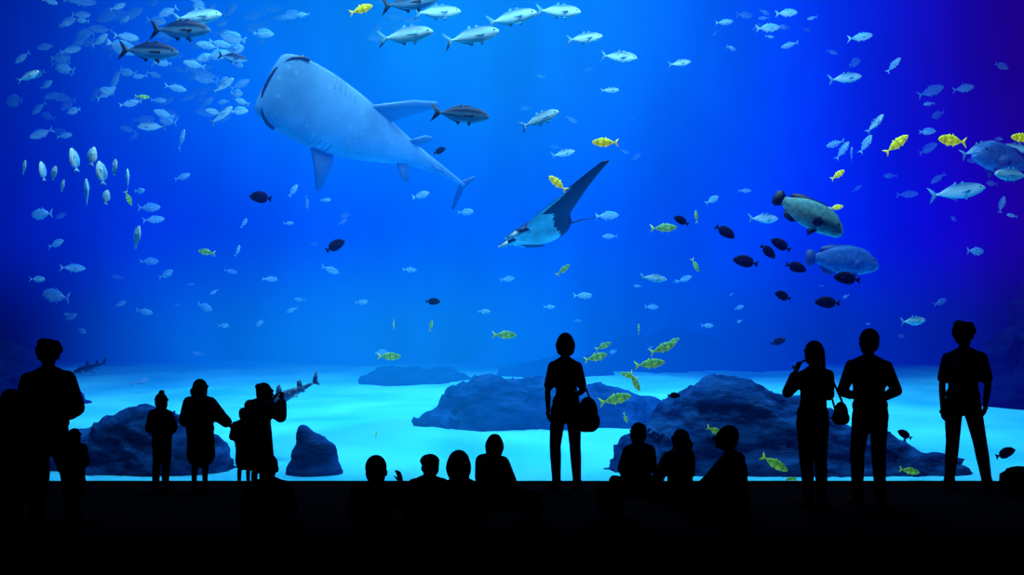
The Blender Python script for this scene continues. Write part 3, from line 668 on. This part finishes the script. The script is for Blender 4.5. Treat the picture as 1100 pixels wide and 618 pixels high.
for i in range(ns):
    for j in range(nc):
        s=abs((-1+2*(i+.5)/ns))
        f=bm.faces.new((top[i][j],top[i+1][j],top[i+1][j+1],top[i][j+1])); f.material_index=0
        f=bm.faces.new((bot[i][j],bot[i][j+1],bot[i+1][j+1],bot[i+1][j])); f.material_index=1 if (s<.40 and j<nc-4-int(s*14)) or (s<.75 and j<2) else 0
for i in range(ns):
    for j in (0,nc):
        q=(top[i][j],bot[i][j],bot[i+1][j],top[i+1][j]); f=bm.faces.new(q if j==0 else q[::-1]); f.material_index=0
for i in (0,ns):
    for j in range(nc): bm.faces.new((top[i][j],bot[i][j],bot[i][j+1],top[i][j+1]))
for s in (1,-1):
    nb=len(bm.faces)
    cap(bm,(.30,.15*s,0),(.54,.20*s,-.03),.07,.05); cap(bm,(.54,.20*s,-.03),(.70,.15*s,-.08),.05,.022)
    bm.faces.ensure_lookup_table()
    for f in bm.faces[nb:]: f.material_index=1 if f.calc_center_median().z<-.035 else 0
cap(bm,(-.42,0,.02),(-.75,0,.04),.018,.008); cap(bm,(-.75,0,.04),(-1.0,0,.02),.008,.004)
fin(bm,[(-.32,.06),(-.43,.12),(-.45,.04)],th=.015,mat=0)
mr_=obj('manta_ray',tomesh(bm,'manta_ray',[M_mtop,M_mbel]))
fwd=Vector((-.86,-.42,-.22)); left=Vector((.58,-.60,.34))
mr_.matrix_world=Matrix.Translation(at(583,247,12.5))@frame(fwd,left)@Matrix.Rotation(math.radians(-3),4,'X')
setlab(mr_,'manta ray with dark back and white belly, wing raised','manta ray')
for s in(1,-1):
    bm=bmesh.new(); ell(bm,(.40,.22*s,.0),(.03,.02,.03)); obj('eye',tomesh(bm,'manta_eye',[M_eye]),mr_)

# ------------------------------------------------------------ handbags, camera, backpack
def bag(label,loc,sx,sz,strap,yaw=0,name='handbag'):
    e=bpy.data.objects.new(name,None); link(e); e.location=loc; e.rotation_euler=(0,0,math.radians(yaw)); setlab(e,label,'bag')
    bm=bmesh.new(); ell(bm,(0,0,sz*.5),(sx*.42,.05,sz*.5),seg=20); ell(bm,(-sx*.12,0,sz*.3),(sx*.38,.06,sz*.3),seg=20); ell(bm,(sx*.12,0,sz*.3),(sx*.38,.06,sz*.3),seg=20)
    obj('bag_body',union(bm,.01,3,M_leather,'bag_body'),e)
    tx,ty,tz=strap; pts=[(-sx*.3,0,sz*.6)]
    for i in range(9):
        a=math.pi*i/8; pts.append((tx-.035*math.cos(a),ty-.03*math.cos(a),tz+.03*math.sin(a)))
    pts.append((sx*.3,0,sz*.6))
    tube(pts,.010,'strap',M_leather,e)
    return e
bag('black slouchy shoulder handbag hanging at a woman\'s hip',(.775,8.57,.62),.27,.37,(-.13,.04,.66),15)
bag('small shoulder bag hanging beside a woman',(3.03,7.72,.78),.16,.22,(-.11,.02,.46),0)
e=bpy.data.objects.new('camera',None); link(e); e.location=at(295,437,8.45); setlab(e,'black photo camera held up to the face','camera'); e.rotation_euler=(0,0,math.radians(-35))
bm=bmesh.new(); box(bm,(0,0,0),(.13,.05,.085),.01); obj('camera_body',tomesh(bm,'camera_body',[M_leather],False),e)
bm=bmesh.new(); cap(bm,(0,.02,0),(0,.09,0),.032,.030,20); obj('lens',tomesh(bm,'lens',[M_leather]),e)
e=bpy.data.objects.new('backpack',None); link(e); e.location=(5.06,8.35,0); setlab(e,'black backpack resting on the floor by the window','backpack')
bm=bmesh.new(); box(bm,(0,0,.14),(.32,.2,.28),.05); ell(bm,(0,0,.24),(.14,.10,.07)); box(bm,(0,-.11,.10),(.22,.06,.15),.025)
obj('backpack_body',union(bm,.01,3,M_leather,'backpack_body'),e)
for s in(1,-1): tube([(s*.08,.1,.24),(s*.09,.17,.2),(s*.09,.18,.1),(s*.09,.1,.04)],.012,'strap',M_leather,e)

# ------------------------------------------------------------ lights
def light(name,typ,loc,rot,energy,col,**kw):
    l=bpy.data.lights.new(name,typ); l.energy=energy; l.color=col
    for a,b in kw.items(): setattr(l,a,b)
    o=bpy.data.objects.new(name,l); link(o); o.location=loc; o.rotation_euler=rot; return o
light('daylight','SUN',(0,20,30),(math.radians(7),math.radians(4),0),1.1,(.38,.80,1.0),angle=.15)
for x in(-4.5,-1.5,1.5,4.5):
    light('tank_fill_area','AREA',(x,10.3,9.2),(math.radians(24),0,0),220,(.45,.85,1.0),shape='RECTANGLE',size=2.5,size_y=1.0)  # added fill, unseen above the view, brightens fish fronts and near sand
for x,y in((-3.5,17),(3.5,16)):
    light('tank_fill_spot','SPOT',(x,y,13),(0,0,0),5600,(.40,.82,1.0),spot_size=math.radians(90),spot_blend=1,shadow_soft_size=1.2)  # added unseen spots, brighten the middle of the sand and leave sides darker
wd=bpy.data.worlds.new('World'); scene.world=wd; wd.use_nodes=True
bg=wd.node_tree.nodes['Background']; bg.inputs[0].default_value=(.03,.30,.85,1); bg.inputs[1].default_value=.45

# ------------------------------------------------------------ camera
cd=bpy.data.cameras.new('Camera'); co=bpy.data.objects.new('Camera',cd); link(co)
co.location=(0,0,EYE); co.rotation_euler=(math.radians(90),0,0)
cd.sensor_width=36; cd.lens=F/1100*36; cd.shift_y=(HOR-309)/1100; cd.clip_end=200
scene.camera=co
